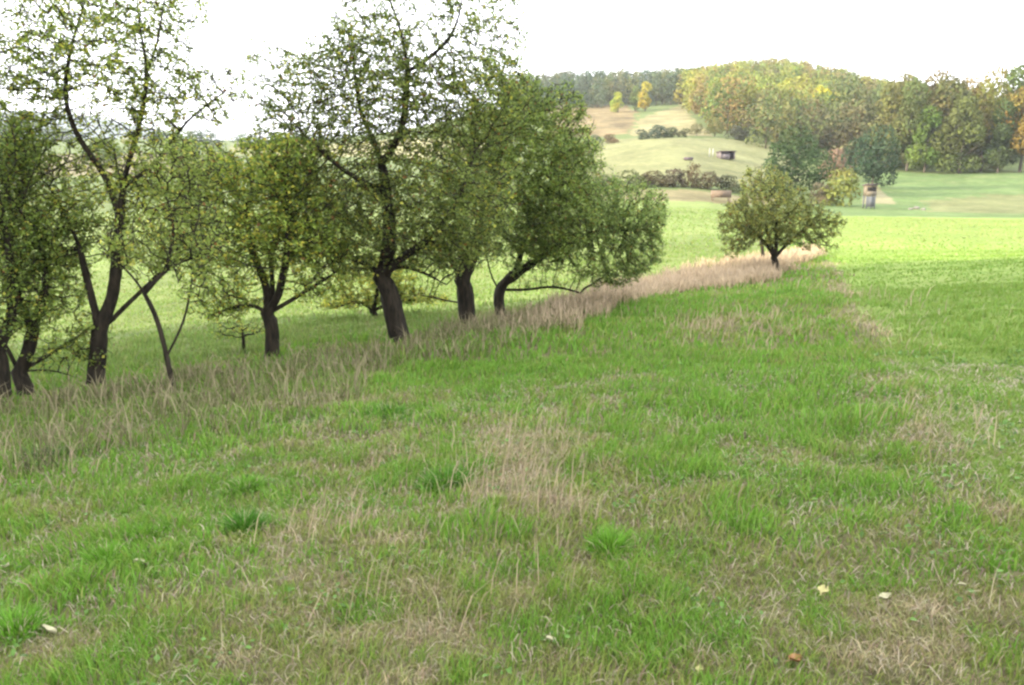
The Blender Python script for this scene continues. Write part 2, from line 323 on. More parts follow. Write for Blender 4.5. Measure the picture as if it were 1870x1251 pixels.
def meadow():
    VV, QQ, TT, CC = [], [], [], []; off = 0
    def add(x, y, hs, wd, leanr=(.15, .8)):
        nonlocal off
        d = dry_lush(x, y); r = np.hypot(x, y); n = len(x)
        crop = inside(CROP, x + (fbm(x * 1.2, y * .6, 91, 3) - .5) * 1.6 + R.normal(0, .12, n), y); st = inside(STRIP, x, y)
        md = inside(MEAD, x, y) & ~st
        u = R.uniform(0, 1, n); dd = np.clip(d + R.normal(0, .16, n), 0, 1)
        dd = np.where(crop, np.clip(dd * .3, 0, .5) + .35 * np.clip(dd - .6, 0, 1), dd)
        c = np.where((dd < .33)[:, None], C_lush + (C_mid - C_lush) * (dd / .33)[:, None],
                     np.where((dd < .62)[:, None], C_mid + (C_olive - C_mid) * ((dd - .33) / .29)[:, None], C_olive + (C_dry - C_olive) * ((dd - .62) / .38)[:, None]))
        br = R.uniform(0, 1, n) < np.where(crop, .01, .05 + .16 * d); c = np.where(br[:, None], C_brown, c)
        c = np.where(crop[:, None], c * .35 + np.array([.145, .215, .045]) * .65, c)
        sunlit_f = (crop * sstep(36, 62, r + 8 * (fbm(x * .08, y * .15, 23, 2) - .5)))[:, None] * .6; c = c * (1 - sunlit_f) + np.array([.19, .215, .085]) * sunlit_f  # far crop paled yellow, its sunlit look put into the blade colour
        c = np.where(md[:, None], c * .4 + np.array([.14, .185, .058]) * .6, c)
        jv = np.where(crop | (r > 30), .10, .28)[:, None]; c = c * (1 + jv * R.uniform(-1, 1, (n, 1))) * (1 + R.normal(0, .05, (n, 3)))
        hn = .55 + .95 * vnoise(x * 3.1, y * 3.1, 61) * (.6 + .8 * vnoise(x * .8, y * .8, 62))
        lush = np.clip(1 - d * 2, 0, 1)
        h = hs * hn * R.uniform(.55, 1.35, n) * (1 + .55 * lush) * np.where(crop, np.where(r > 22, .38, .6), np.where(md & (r > 25), .55, 1))
        lean = R.uniform(*leanr, n) * (1 + .5 * d); la = R.uniform(0, 2 * math.pi, n) * .8 + 2 * math.pi * fbm(x * 1.3, y * 1.3, 71, 2)
        tip = c * np.array([1.15, 1.08, 1.0])
        z = Hs(x, y) - .005
        V, q, t, C = blades(x, y, z, h, wd * R.uniform(.6, 1.3, n), np.clip(lean, 0, 1.25), la, c, tip)
        VV.append(V); QQ.append(q + off); TT.append(t + off); CC.append(C); off += len(V)
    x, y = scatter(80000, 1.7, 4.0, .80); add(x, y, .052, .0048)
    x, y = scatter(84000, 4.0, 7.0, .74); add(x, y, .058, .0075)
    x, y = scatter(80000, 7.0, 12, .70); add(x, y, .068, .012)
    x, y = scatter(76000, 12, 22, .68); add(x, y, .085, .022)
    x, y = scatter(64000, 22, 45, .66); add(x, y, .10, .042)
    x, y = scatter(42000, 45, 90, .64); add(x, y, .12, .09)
    # standing straw-coloured grass culms over the old dry patches
    for px, py, rx, ry, n_ in [(960, 840, .30, .8, 420), (900, 910, .25, .5, 260), (1010, 930, .16, .35, 160), (580, 965, .22, .3, 220), (1290, 605, .45, 1.3, 260), (1400, 592, .6, 1.4, 340), (1735, 790, .3, .7, 200), (770, 1130, .25, .3, 150), (20, 870, .5, .4, 260), (1560, 545, .3, 2.2, 220), (700, 850, .12, .3, 60)]:
        n_ = int(n_ * .5); c0 = hit(px, py); rx *= 1.15; x = c0[0] + R.normal(0, rx, n_); y = c0[1] + R.normal(0, ry, n_); r = np.hypot(x, y)
        V, q, t, C = blades(x, y, Hs(x, y), R.uniform(.10, .27, n_) * (1 + .02 * r), .0018 + .0007 * r, R.uniform(.1, .9, n_), R.normal(.6, .9, n_), np.where(R.uniform(0, 1, (n_, 1)) < .35, np.array([.19, .20, .08]), np.array([.37, .29, .19])) * R.uniform(.65, 1.15, (n_, 1)))
        VV.append(V); QQ.append(q + off); TT.append(t + off); CC.append(C); off += len(V)
    # broad weed leaves low in the turf, and flat grey-beige thatch between the blades
    n = 26000; x, y = scatter(n, 1.7, 11, .78); k = vnoise(x * 2.3, y * 2.3, 83) * .7 + vnoise(x * 8, y * 8, 84) * .5 > .68; x, y = x[k], y[k]; n = len(x)
    V, t, C = leaves(np.stack([x, y, Hs(x, y) + R.uniform(.01, .05, n)], 1), (.022 + .0022 * np.hypot(x, y)) * R.uniform(.6, 1.4, n), R, (np.array([.085, .165, .035]) * R.uniform(.6, 1.5, (n, 1))), 1.2)
    VV.append(V); TT.append(t + off); CC.append(C); off += len(V)
    n = 34000; x, y = scatter(n, 1.7, 10, .78); r = np.hypot(x, y)
    V, q, t, C = blades(x, y, Hs(x, y) + R.uniform(.0, .03, n), R.uniform(.02, .07, n), .0016 + .0007 * r, R.uniform(1.0, 2.2, n), R.uniform(0, 6.28, n), np.array([.33, .285, .20]) * R.uniform(.5, 1.25, (n, 1)))
    VV.append(V); QQ.append(q + off); TT.append(t + off); CC.append(C); off += len(V)
    # long pale flopped stems in the near meadow
    n = 2600; x, y = scatter(n * 2, 1.8, 16, .7); d = dry_lush(x, y); k = R.uniform(0, 1, len(x)) < d * .9; x, y, d = x[k], y[k], d[k]; n = len(x)
    c = C_dry * R.uniform(.65, 1.25, (n, 1)); z = Hs(x, y); r = np.hypot(x, y)
    V, q, t, C = blades(x, y, z, R.uniform(.08, .24, n), .0016 + .0007 * r, R.uniform(.3, 1.2, n), R.uniform(0, 6.28, n), c)
    VV.append(V); QQ.append(q + off); TT.append(t + off); CC.append(C); off += len(V)
    o = mk('grass', np.concatenate(VV), [np.concatenate(QQ), np.concatenate(TT)], M_grass, None, np.concatenate(CC))
    tag(o, 'uneven green meadow grass with dry yellow patches in the foreground', 'grass', kind='stuff')
meadow()

def tall_strip():
    lo = STRIP.min(0); hi = STRIP.max(0); VV, QQ, TT, CC = [], [], [], []; off = 0
    n0 = 260000; x = R.uniform(max(lo[0], -16), hi[0], n0); y = R.uniform(lo[1], hi[1], n0)
    k = inside(STRIP, x + (fbm(x * 1.1, y * 1.1, 27, 3) - .5) * 1.4, y + (fbm(x * 1.3, y * 1.3, 28, 3) - .5) * 1.8); x, y = x[k], y[k]; r = np.hypot(x, y)
    keep = R.uniform(0, 1, len(x)) < np.clip(22000 / max(len(x), 1) * 1.6, 0, 1) * (.35 + .65 * sstep(.3, .65, fbm(x * .9, y * .9, 13, 3)))
    x, y, r = x[keep], y[keep], r[keep]; n = len(x); px = x / np.maximum(y, .1) * F + 935
    pink = sstep(820, 1180, px)[:, None]
    dry = np.array([.205, .18, .105]) * (1 - pink) + np.array([.38, .30, .195]) * pink
    gr = np.array([.11, .13, .045])
    m = (R.uniform(0, 1, (n, 1)) < (.60 - .45 * pink)); c = np.where(m, gr, dry) * R.uniform(.65, 1.25, (n, 1))
    h = (.20 + .34 * R.uniform(0, 1, n)) * (.7 + .6 * fbm(x * .6, y * .6, 19, 2)) * np.where(m[:, 0], .7, 1.0) * (.85 + .08 * pink[:, 0])
    V, q, t, C = blades(x, y, Hs(x, y) - .01, h, .004 + .00085 * r, R.uniform(.05, 1.05, n), R.uniform(0, 6.28, n), c, c * 1.05)
    VV.append(V); QQ.append(q); TT.append(t); CC.append(C); off = len(V)
    # feathery seed heads on part of the stems
    s = R.uniform(0, 1, n) < (.4 * pink[:, 0]); xs, ys, hs_ = x[s], y[s], h[s]; z = Hs(xs, ys)
    V, q, t, C = blades(xs, ys, z + hs_ * .72, hs_ * .42, .006 + .0006 * r[s], R.uniform(.1, .6, s.sum()), R.uniform(0, 6.28, s.sum()), np.array([.38, .30, .205]) * R.uniform(.75, 1.2, (s.sum(), 1)))
    VV.append(V); QQ.append(q + off); TT.append(t + off); CC.append(C)
    o = mk('tall_dry_grass', np.concatenate(VV), [np.concatenate(QQ), np.concatenate(TT)], M_dry, None, np.concatenate(CC))
    tag(o, 'strip of tall dry pinkish grass running along the row of trees', 'dry grass', kind='stuff')
tall_strip()

# ------------------------------------------------------------------ trees: skeleton grown into a crown
def tubes(P, par, rad, sides=6):
    n = len(P); kids = [[] for _ in range(n)]
    for i in range(n):
        if par[i] >= 0: kids[par[i]].append(i)
    main = np.full(n, -1)
    for i in range(n):
        if kids[i]: main[i] = max(kids[i], key=lambda k: rad[k])
    D = np.zeros((n, 3))
    for i in range(n):
        if par[i] >= 0: D[i] += (P[i] - P[par[i]]) / (np.linalg.norm(P[i] - P[par[i]]) + 1e-9)
        if main[i] >= 0: D[i] += (P[main[i]] - P[i]) / (np.linalg.norm(P[main[i]] - P[i]) + 1e-9)
    D /= np.linalg.norm(D, axis=1, keepdims=True) + 1e-9
    def ring(c, d, r):
        ref = np.array([.31, .93, .19]); a = np.cross(d, ref); a /= np.linalg.norm(a, axis=1, keepdims=True) + 1e-9; b = np.cross(d, a)
        th = np.arange(sides) * 2 * math.pi / sides
        return c[:, None] + r[:, None, None] * (np.cos(th)[None, :, None] * a[:, None] + np.sin(th)[None, :, None] * b[:, None])
    rings = ring(P, D, rad)
    if sides > 6:
        th = np.arange(sides) * 2 * math.pi / sides; L_ = np.cumsum(np.ones(n)) * .37
        wob = 1 + .10 * np.sin(3 * th[None] + L_[:, None]) + .07 * np.sin(5 * th[None] - 1.7 * L_[:, None]) + .06 * np.random.default_rng(3).normal(0, 1, (n, sides))
        wob = 1 + (wob - 1) * np.clip(rad / .05, 0, 1)[:, None]; rings = P[:, None] + (rings - P[:, None]) * wob[..., None]
    V = [rings.reshape(-1, 3)]; off = n * sides; F_ = []
    side = np.array([i for i in range(n) if par[i] >= 0 and main[par[i]] != i], int)
    mainc = np.array([i for i in range(n) if par[i] >= 0 and main[par[i]] == i], int)
    k = np.arange(sides); k2 = (k + 1) % sides
    def quads(a, b): return np.stack([a[:, None] + k, a[:, None] + k2, b[:, None] + k2, b[:, None] + k], -1).reshape(-1, 4)
    if len(mainc): F_.append(quads(par[mainc] * sides, mainc * sides))
    if len(side):
        d = P[side] - P[par[side]]; d /= np.linalg.norm(d, axis=1, keepdims=True) + 1e-9
        V.append(ring(P[par[side]], d, np.minimum(rad[side] * 1.15, rad[par[side]])).reshape(-1, 3))
        F_.append(quads(off + np.arange(len(side)) * sides, side * sides))
    return np.concatenate(V), np.concatenate(F_)
def grow(P, par, A, step, kill, rng, iters=150, wander=.25):
    P = [np.array(p) for p in P]; par = list(par); A = A.copy()
    Pn = np.array(P); D2 = ((A[:, None] - Pn[None]) ** 2).sum(-1); ni = D2.argmin(1); nd = D2.min(1); kc = {}
    for it in range(iters):
        if not len(A): break
        v = A - np.array(P)[ni]; l = np.linalg.norm(v, axis=1, keepdims=True) + 1e-9; v /= l
        acc = {}
        u, inv = np.unique(ni, return_inverse=True); s = np.zeros((len(u), 3)); np.add.at(s, inv, v / np.sqrt(l))
        new = []
        for j, k in enumerate(u):
            if kc.get(k, 0) >= 4: continue
            d = s[j] + rng.normal(0, wander, 3) * np.linalg.norm(s[j]); nl = np.linalg.norm(d)
            if nl < 1e-6: continue
            q = P[k] + d / nl * step; new.append(q); par.append(int(k)); P.append(q); kc[k] = kc.get(k, 0) + 1
        if not new:
            break
        base = len(P) - len(new); Nn = np.array(new); D2 = ((A[:, None] - Nn[None]) ** 2).sum(-1); j = D2.argmin(1); m = D2.min(1)
        up = m < nd; ni = np.where(up, base + j, ni); nd = np.where(up, m, nd)
        alive = nd > kill * kill; 
        blocked = np.array([kc.get(int(q), 0) >= 4 for q in ni]); alive &= ~blocked
        A, ni, nd = A[alive], ni[alive], nd[alive]
    return np.array(P), np.array(par)
def orchard_tree(name, label, base_px, limbs, blobs, trunk_r, leafn=4.0, leaf=.07, pal=((.085, .125, .028), (.16, .18, .035), (.045, .075, .022)), seed=1, step=.115, cat='tree', group='fruit trees in the row on the bank', dist=None, yel=.12, twig=.0052, nat=1.0, base=None, barkmat=None):
    """limbs: pixel polylines with a depth offset per vertex, first one starts at the base"""
    rng = np.random.default_rng(seed)
    b = hit(*base_px) if dist is None else at(base_px[0], base_px[1], dist)
    d0 = b[1]; m_px = d0 / F
    P, par, idx = [], [], {}
    for li, (start, pts) in enumerate(limbs):
        prev = idx[start] if start is not None else -1
        for vi, (px, py, dd) in enumerate(pts):
            q = at(px, py, d0 + dd)
            if prev == -1:
                q = b.copy(); q[2] -= .12
                P.append(q); par.append(-1); prev = 0; idx[(li, vi)] = 0; continue
            p0 = P[prev]; L = np.linalg.norm(q - p0); ns = max(1, int(L / step))
            for s in range(1, ns + 1):
                w_ = p0 + (q - p0) * s / ns + rng.normal(0, .018, 3) * (0 if s == ns else 1)
                P.append(w_); par.append(prev); prev = len(P) - 1
            idx[(li, vi)] = prev
    # attractors
    Pa = np.array(P); fk = [[] for _ in P]
    for i_, q_ in enumerate(par):
        if q_ >= 0: fk[q_].append(i_)
    for _ in range(7):
        Pb = Pa.copy()
        for i_ in range(1, len(P)):
            if par[i_] >= 0 and len(fk[i_]) >= 1: Pb[i_] = .5 * Pa[i_] + .25 * Pa[par[i_]] + .25 * Pa[fk[i_][0]]
        Pa = Pb
    P = [p_ for p_ in Pa]
    A, K = [], []
    for (px, py, dd, rx, ry, rz, na, lk) in blobs:
        c = at(px, py, d0 + dd); na = int(na * nat * (3.8 if lk > .7 else 9)); lk = lk if lk > .7 else .5 + lk * .9
        v = rng.normal(0, 1, (na, 3)); v /= np.linalg.norm(v, axis=1, keepdims=True); rr = rng.uniform(0, 1, (na, 1)) ** .42
        A.append(c + v * rr * np.array([rx * m_px, rz, ry * m_px])); K.append((c, np.array([rx * m_px, rz, ry * m_px]), lk))
    A = np.concatenate(A); A = A[A[:, 2] > Hs(A[:, 0], A[:, 1]) + .35]
    fixed = len(P)
    P, par = grow(P, par, A, step, step * 1.12, rng)
    n = len(P); order = range(n - 1, -1, -1); cnt = np.zeros(n); hask = np.zeros(n, bool)
    for i in range(n):
        if par[i] >= 0: hask[par[i]] = True
    tips = int((~hask).sum()); p = math.log(max(tips, 3)) / math.log(max(trunk_r / twig, 2)); p = max(1.15, p)
    rad = np.zeros(n); acc = np.zeros(n)
    for i in order:
        if not hask[i]: acc[i] = twig ** p
        rad[i] = acc[i] ** (1 / p)
        if par[i] >= 0: acc[par[i]] += acc[i]
    rad *= trunk_r / rad[0]; rad = np.maximum(rad, twig * .7)
    h = P[:, 2] - b[2]; rad = np.maximum(twig * .7, np.where(rad > twig * 2, rad / (1 + .30 * np.maximum(0, h - .9)), rad)); fl = (np.hypot(P[:, 0] - b[0], P[:, 1] - b[1]) < .6); rad = np.where(fl, rad * (1 + .2 * np.exp(-np.maximum(h, 0) / .18)), rad)
    V, Fq = tubes(P, par, rad, 8)
    root = empty(name, b); tag(root, label, cat, group)
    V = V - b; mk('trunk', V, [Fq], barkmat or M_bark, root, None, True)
    # leaves
    thin = np.where((rad < twig * 3.4) & (np.arange(n) >= min(fixed, n - 2)))[0]
    cs = np.array([k[0] for k in K]); sc = np.array([k[1] for k in K]); lk = np.array([k[2] for k in K])
    q = (((P[thin][:, None] - cs[None]) / sc[None]) ** 2).sum(-1); f = lk[q.argmin(1)]
    clump = .45 + 1.1 * fbm(P[thin][:, 0] * 1.6 + P[thin][:, 1] * .7, P[thin][:, 2] * 1.6 + 3, seed, 2)
    clump = clump * np.where(rng.uniform(0, 1, len(thin)) < .45, 2.0, .22)
    k = rng.poisson(leafn * 2.7 * f * clump); src = np.repeat(thin, k)
    if len(src):
        c = P[src] + rng.normal(0, .045, (len(src), 3)) + (P[np.maximum(par[src], 0)] - P[src]) * rng.uniform(0, 1, (len(src), 1))
        tone = rng.uniform(0, 1, len(src)); cl = fbm(P[src][:, 0] * 2 + 9, P[src][:, 2] * 2, seed + 5, 2)
        col = np.tile(np.array(pal[0]), (len(src), 1)); ym = rng.uniform(0, 1, len(src)) < yel * (2 * cl); col[ym] = pal[1]; dm = rng.uniform(0, 1, len(src)) < .28; col[dm] = pal[2]
        col = col * np.array([1.9, 1.85, 1.5]) * (.7 + .6 * cl)[:, None] * rng.uniform(.8, 1.25, (len(src), 1))
        br = rng.uniform(0, 1, len(src)) < .025; col[br] = (.20, .10, .03)
        LV, LT, LC = leaves(c - b, leaf * .8 * rng.uniform(.6, 1.35, len(src)), rng, col)
        mk('crown', LV, [LT], M_leaf, root, LC)
    print(name, base_px, 'dist %.1f nodes %d leaves %d' % (d0, n, len(src)))
    return root
T = orchard_tree
YG = ((.135, .165, .035), (.26, .24, .045), (.08, .115, .028))
# big tree, centre
T('fruit_tree', 'largest fruit tree with thick dark leaning trunk and tall crown thinning at the top', (735, 628),
  [(None, [(735, 628, 0), (716, 560, 0), (703, 500, 0)]),
   ((0, 2), [(672, 482, .2), (618, 462, .4), (568, 455, .2)]),
   ((0, 2), [(712, 430, .1), (705, 350, .2), (700, 300, .3), (655, 200, .3), (645, 100, .2)]),
   ((0, 2), [(745, 462, -.3), (795, 430, -.5), (840, 360, -.6), (860, 300, -.6)]),
   ((2, 2), [(735, 240, .1), (745, 130, -.1), (728, 40, .1), (700, -30, .2)]),
   ((0, 2), [(735, 482, .6), (780, 500, 1.0), (815, 520, 1.2)]),
   ((4, 1), [(810, 90, 0), (838, 40, .1), (846, -20, 0)]),
   ((2, 1), [(655, 330, -.5), (600, 290, -.8), (560, 250, -.8)]),
   ((2, 0), [(650, 410, 1.0), (600, 360, 1.4)])],
  [(610, 390, 0, 115, 110, 1.4, 560, 1.0), (720, 360, .2, 120, 130, 1.5, 480, .9), (830, 350, 0, 130, 130, 1.5, 480, 1.0), (590, 270, 0, 90, 80, 1.2, 330, .9), (720, 250, .1, 100, 80, 1.2, 300, .8), (650, 430, .2, 80, 50, 1.2, 220, 1.0), (770, 440, .2, 80, 50, 1.2, 220, 1.0), (620, 170, .1, 95, 100, 1.2, 760, .95), (740, 170, 0, 115, 120, 1.3, 900, .9),
   (860, 200, -.1, 90, 80, 1.1, 210, .5), (540, 280, -.2, 75, 90, 1.0, 230, .8), (885, 180, -.1, 85, 95, 1.2, 620, .9), (590, 200, .1, 95, 95, 1.1, 560, .9), (520, 200, -.1, 65, 75, .9, 300, .75), (690, 100, 0, 105, 90, 1.1, 560, .8), (570, 350, .2, 80, 90, 1.1, 260, .9), (660, 70, 0, 70, 60, .8, 130, .55), (850, 60, 0, 110, 90, .9, 120, .22), (730, -40, 0, 150, 80, 1., 120, .3), (500, 130, 0, 60, 60, .8, 50, .25), (930, 90, 0, 40, 60, .5, 25, .3), (570, 440, 0, 75, 50, 1., 260, 1.0), (650, 470, .3, 60, 40, .9, 160, 1.0), (840, 450, .3, 80, 45, 1., 200, 1.0)],
  .165, leafn=2.6, seed=11, pal=((.095, .125, .032), (.19, .19, .035), (.05, .075, .024)))
# second
T('fruit_tree', 'forked fruit tree just right of the largest tree, its green crown merging with it', (855, 600),
  [(None, [(855, 600, 0), (851, 555, 0), (846, 510, 0)]), ((0, 2), [(820, 470, -.2), (795, 420, -.3), (800, 360, -.2)]), ((0, 2), [(866, 460, .1), (878, 400, .2), (900, 320, .3), (930, 230, .2)]),
   ((0, 1), [(800, 545, .5), (740, 535, .9), (690, 545, 1.0)]), ((2, 1), [(940, 360, .4), (1000, 310, .5)])],
  [(900, 330, .2, 130, 140, 1.7, 520, 1.2), (980, 260, 0, 115, 110, 1.4, 460, 1.1), (1035, 270, 0, 50, 90, 1.0, 170, 1.1), (955, 205, .1, 85, 75, 1.1, 260, 1.0), (870, 260, .2, 90, 70, 1.2, 240, .9), (1010, 370, .2, 90, 110, 1.5, 350, 1.2), (920, 200, 0, 80, 60, 1.0, 160, .8), (830, 450, .4, 70, 50, 1.2, 120, .9), (1020, 190, 0, 50, 40, .7, 60, .6)],
  .17, leafn=3.0, seed=12, pal=((.10, .14, .036), (.17, .19, .04), (.055, .085, .028)))
# third
T('fruit_tree', 'fruit tree with slim leaning trunk and low crown drooping right over pink dry grass', (917, 584),
  [(None, [(917, 584, 0), (910, 555, 0), (904, 528, 0)]), ((0, 2), [(940, 500, 0), (985, 470, 0), (1040, 440, 0)]), ((0, 2), [(890, 480, .2), (885, 430, .2)]),
   ((0, 2), [(960, 530, .3), (1010, 522, .3), (1060, 535, .2)]), ((1, 2), [(1100, 420, -.2), (1150, 420, -.2)]), ((1, 0), [(960, 430, .2), (1000, 350, .3)])],
  [(1040, 410, 0, 110, 90, 1.8, 560, 1.3), (1130, 400, 0, 90, 80, 1.5, 460, 1.3), (1160, 455, 0, 60, 50, 1.1, 220, 1.2), (960, 440, .2, 80, 70, 1.3, 220, 1.0), (1050, 300, 0, 60, 70, 1.2, 220, 1.1), (1120, 500, 0, 65, 24, .9, 120, 1.1), (1195, 380, 0, 30, 40, .8, 70, 1)],
  .115, leafn=3.2, seed=13, pal=((.105, .15, .045), (.18, .19, .05), (.06, .095, .032)))
# tree E
T('fruit_tree', 'fruit tree with short straight trunk and umbrella crown left of the largest tree', (497, 657),
  [(None, [(497, 657, 0), (498, 615, 0), (496, 570, 0)]), ((0, 2), [(468, 548, 0), (425, 560, 0), (385, 575, 0)]), ((0, 2), [(535, 548, 0), (570, 525, .1), (610, 500, .2)]), ((0, 2), [(480, 500, .2), (455, 450, .3), (450, 370, .3)]), ((0, 2), [(520, 500, -.2), (530, 430, -.2), (520, 340, 0)]), ((0, 2), [(500, 520, .4), (490, 440, .8)])],
  [(370, 350, .2, 70, 100, 1.0, 330, .9), (480, 380, .1, 100, 120, 1.4, 560, 1.2), (430, 460, 0, 80, 70, 1.2, 300, 1.0), (560, 430, .1, 90, 90, 1.2, 380, 1.1), (510, 290, 0, 80, 60, 1.1, 220, 1.0), (415, 550, 0, 55, 40, .7, 170, .9), (580, 520, .1, 50, 35, .7, 130, .9), (400, 350, .2, 60, 90, 1.2, 240, 1.0)],
  .105, leafn=3.0, seed=14, pal=((.12, .165, .032), (.24, .23, .04), (.065, .10, .026)), yel=.25)
# tree C
T('fruit_tree', 'tall twisted many-stemmed tree with sparse top reaching above the photo edge', (175, 712),
  [(None, [(175, 712, 0), (175, 660, 0), (184, 605, 0)]),
   ((0, 2), [(168, 550, 0), (158, 500, 0), (148, 450, 0), (120, 400, .2), (90, 340, .3)]),
   ((0, 2), [(205, 540, 0), (213, 470, -.1), (215, 400, -.1), (222, 340, -.1), (248, 260, 0), (262, 190, 0), (275, 130, 0), (255, 60, 0), (250, 0, 0)]),
   ((0, 2), [(215, 572, .2), (248, 540, .3), (275, 520, .3), (310, 470, .3), (390, 462, .3)]),
   ((2, 3), [(300, 290, 0), (325, 235, 0), (380, 190, 0), (420, 160, 0)]),
   ((2, 2), [(205, 330, .1), (165, 285, .1), (132, 240, .1), (115, 180, .1), (125, 90, 0), (150, 20, 0)]),
   ((2, 6), [(292, 70, 0), (300, 0, 0)]),
   ((1, 2), [(110, 470, 0), (60, 420, .2), (30, 330, .2)]), ((2, 3), [(212, 310, 0), (208, 270, 0)])],
  [(150, 100, 0, 120, 90, 1.1, 420, .8), (270, 110, 0, 90, 110, 1.1, 230, .4), (60, 130, 0, 80, 110, 1., 210, .55), (390, 170, 0, 60, 60, .8, 120, .5), (80, 320, .3, 110, 110, 1.2, 460, 1.0), (320, 340, .3, 80, 90, 1., 300, .8), (200, 10, 0, 180, 60, 1.1, 250, .55), (240, 230, 0, 90, 70, 1., 90, .4), (60, 450, .3, 90, 70, 1., 220, 1), (330, 420, .2, 70, 50, .8, 120, .6), (160, 620, 0, 40, 60, .5, 30, .4), (265, 430, .4, 75, 80, .9, 260, .9), (250, 330, .4, 60, 60, .8, 110, .7)],
  .112, leafn=2.7, seed=15, pal=((.12, .16, .032), (.22, .225, .04), (.065, .095, .028)), yel=.22, leaf=.06)
# thin leaning tree
T('fruit_tree', 'thin leaning young tree with bare grey trunk beside the many-stemmed tree', (320, 730),
  [(None, [(320, 730, 0), (305, 650, 0), (290, 590, 0), (268, 537, 0)]), ((0, 3), [(240, 500, 0), (212, 470, 0), (180, 455, 0)]), ((0, 3), [(285, 500, 0), (300, 488, 0), (345, 472, 0), (385, 462, 0)]), ((0, 1), [(335, 590, .1), (348, 550, .1), (352, 500, .1)]), ((2, 1), [(325, 420, .2), (300, 350, .2)])],
  [(340, 420, .3, 75, 90, .8, 330, 1.0), (230, 440, 0, 50, 40, .5, 60, .6), (380, 440, .1, 40, 40, .5, 50, .7), (355, 520, .1, 30, 50, .4, 40, .5), (320, 300, .1, 50, 60, .6, 80, .7)],
  .030, leafn=2.6, seed=16, leaf=.055, step=.10, pal=((.12, .16, .04), (.22, .22, .05), (.07, .10, .03)))
# left edge trees
T('fruit_tree', 'slanting fruit tree near the left edge of the photo with low tangled branches', (55, 724),
  [(None, [(55, 724, 0), (38, 680, 0), (22, 650, .1)]), ((0, 1), [(60, 600, .2), (90, 520, .3), (70, 440, .4)]), ((0, 2), [(-10, 600, .1), (-40, 520, .1)]), ((0, 1), [(90, 672, .3), (140, 690, .4)]), ((0, 1), [(100, 640, .5), (150, 610, .6)]), ((1, 0), [(30, 540, .4), (20, 430, .6)])],
  [(70, 520, .4, 90, 80, 1.1, 430, 1.2), (10, 400, .5, 80, 110, 1.2, 420, 1.2), (110, 640, .4, 50, 40, .6, 90, .5), (90, 420, .5, 90, 70, 1.1, 280, 1.1), (20, 270, .5, 70, 70, 1.0, 240, 1.1)],
  .095, leafn=2.8, seed=17, leaf=.058, step=.11, pal=((.11, .155, .034), (.22, .22, .045), (.06, .095, .028)))
T('fruit_tree', 'dark fruit tree trunk cut by the left edge of the photo', (6, 735),
  [(None, [(6, 735, 0), (6, 690, 0), (0, 640, 0)]), ((0, 2), [(-30, 590, 0), (-60, 520, 0)]), ((0, 2), [(20, 580, .1), (25, 500, .2), (10, 420, .2)])],
  [(-30, 450, 0, 90, 110, 1.1, 350, 1.1), (10, 560, .1, 60, 70, 1, 160, 1.0), (-20, 290, .1, 80, 90, 1.1, 260, 1.0)],
  .085, leafn=2.6, seed=18, leaf=.058, step=.11)
# solitary tree
T('fruit_tree', 'solitary small round-crowned fruit tree standing in pink dry grass', (1420, 503),
  [(None, [(1420, 503, 0), (1419, 488, 0), (1417, 470, 0)]), ((0, 2), [(1400, 445, 0), (1370, 415, 0)]), ((0, 2), [(1440, 440, .2), (1475, 415, .2)]), ((0, 2), [(1418, 430, -.2), (1420, 380, -.2)]), ((0, 2), [(1405, 440, .4), (1395, 390, .6)])],
  [(1410, 390, 0, 78, 62, 1.5, 620, 1.3), (1350, 410, 0, 42, 50, 1.0, 240, 1.1), (1480, 410, 0, 55, 45, 1.1, 280, 1.1), (1395, 335, 0, 48, 38, 1.0, 170, 1.0), (1525, 405, 0, 25, 20, .4, 40, .9), (1340, 450, 0, 26, 22, .5, 50, .8), (1430, 432, 0, 66, 16, .9, 120, 1.0), (1515, 450, 0, 20, 14, .4, 24, .8)],
  .105, leafn=2.9, leaf=.10, seed=19, step=.15, twig=.007, pal=((.10, .12, .04), (.17, .165, .045), (.065, .08, .03)), yel=.2, group='fruit trees beyond the row')
T('sapling', 'slim second stem standing left behind the solitary tree in the dry grass', (1394, 484),
  [(None, [(1394, 484, 0), (1394, 462, 0), (1392, 440, 0), (1385, 410, 0)])], [(1385, 400, 0, 30, 30, .6, 60, 1)], .06, leafn=3, leaf=.1, seed=29, step=.15, twig=.007, group='fruit trees beyond the row', pal=YG)
# sunlit low tree behind the big trunk
T('fruit_tree', 'low yellow-green tree seen under the branches behind the largest trunk', (690, 606),
  [(None, [(690, 606, 0), (688, 585, 0), (685, 565, 0)]), ((0, 2), [(650, 545, 0), (620, 560, 0)]), ((0, 2), [(730, 545, 0), (780, 550, 0)]), ((0, 2), [(690, 530, 0), (690, 500, 0)])],
  [(640, 568, 0, 60, 48, 1.0, 330, 1.3), (730, 560, 0, 65, 42, 1.0, 300, 1.3), (785, 565, 0, 42, 32, .8, 150, 1.3), (690, 500, 0, 80, 40, 1.0, 200, 1.2)],
  .08, leafn=3.4, seed=21, dist=21.0, pal=YG, leaf=.085, yel=.25, group='fruit trees beyond the row')
T('sapling', 'small pale sapling in the long grass left of the umbrella shaped tree', (446, 660),
  [(None, [(446, 660, 0), (446, 635, 0), (444, 615, 0)])], [(425, 610, 0, 40, 28, .5, 90, 1), (470, 605, 0, 30, 20, .4, 40, 1)], .03, leafn=2.4, seed=22, dist=15.5, pal=YG, leaf=.06, group='fruit trees beyond the row')

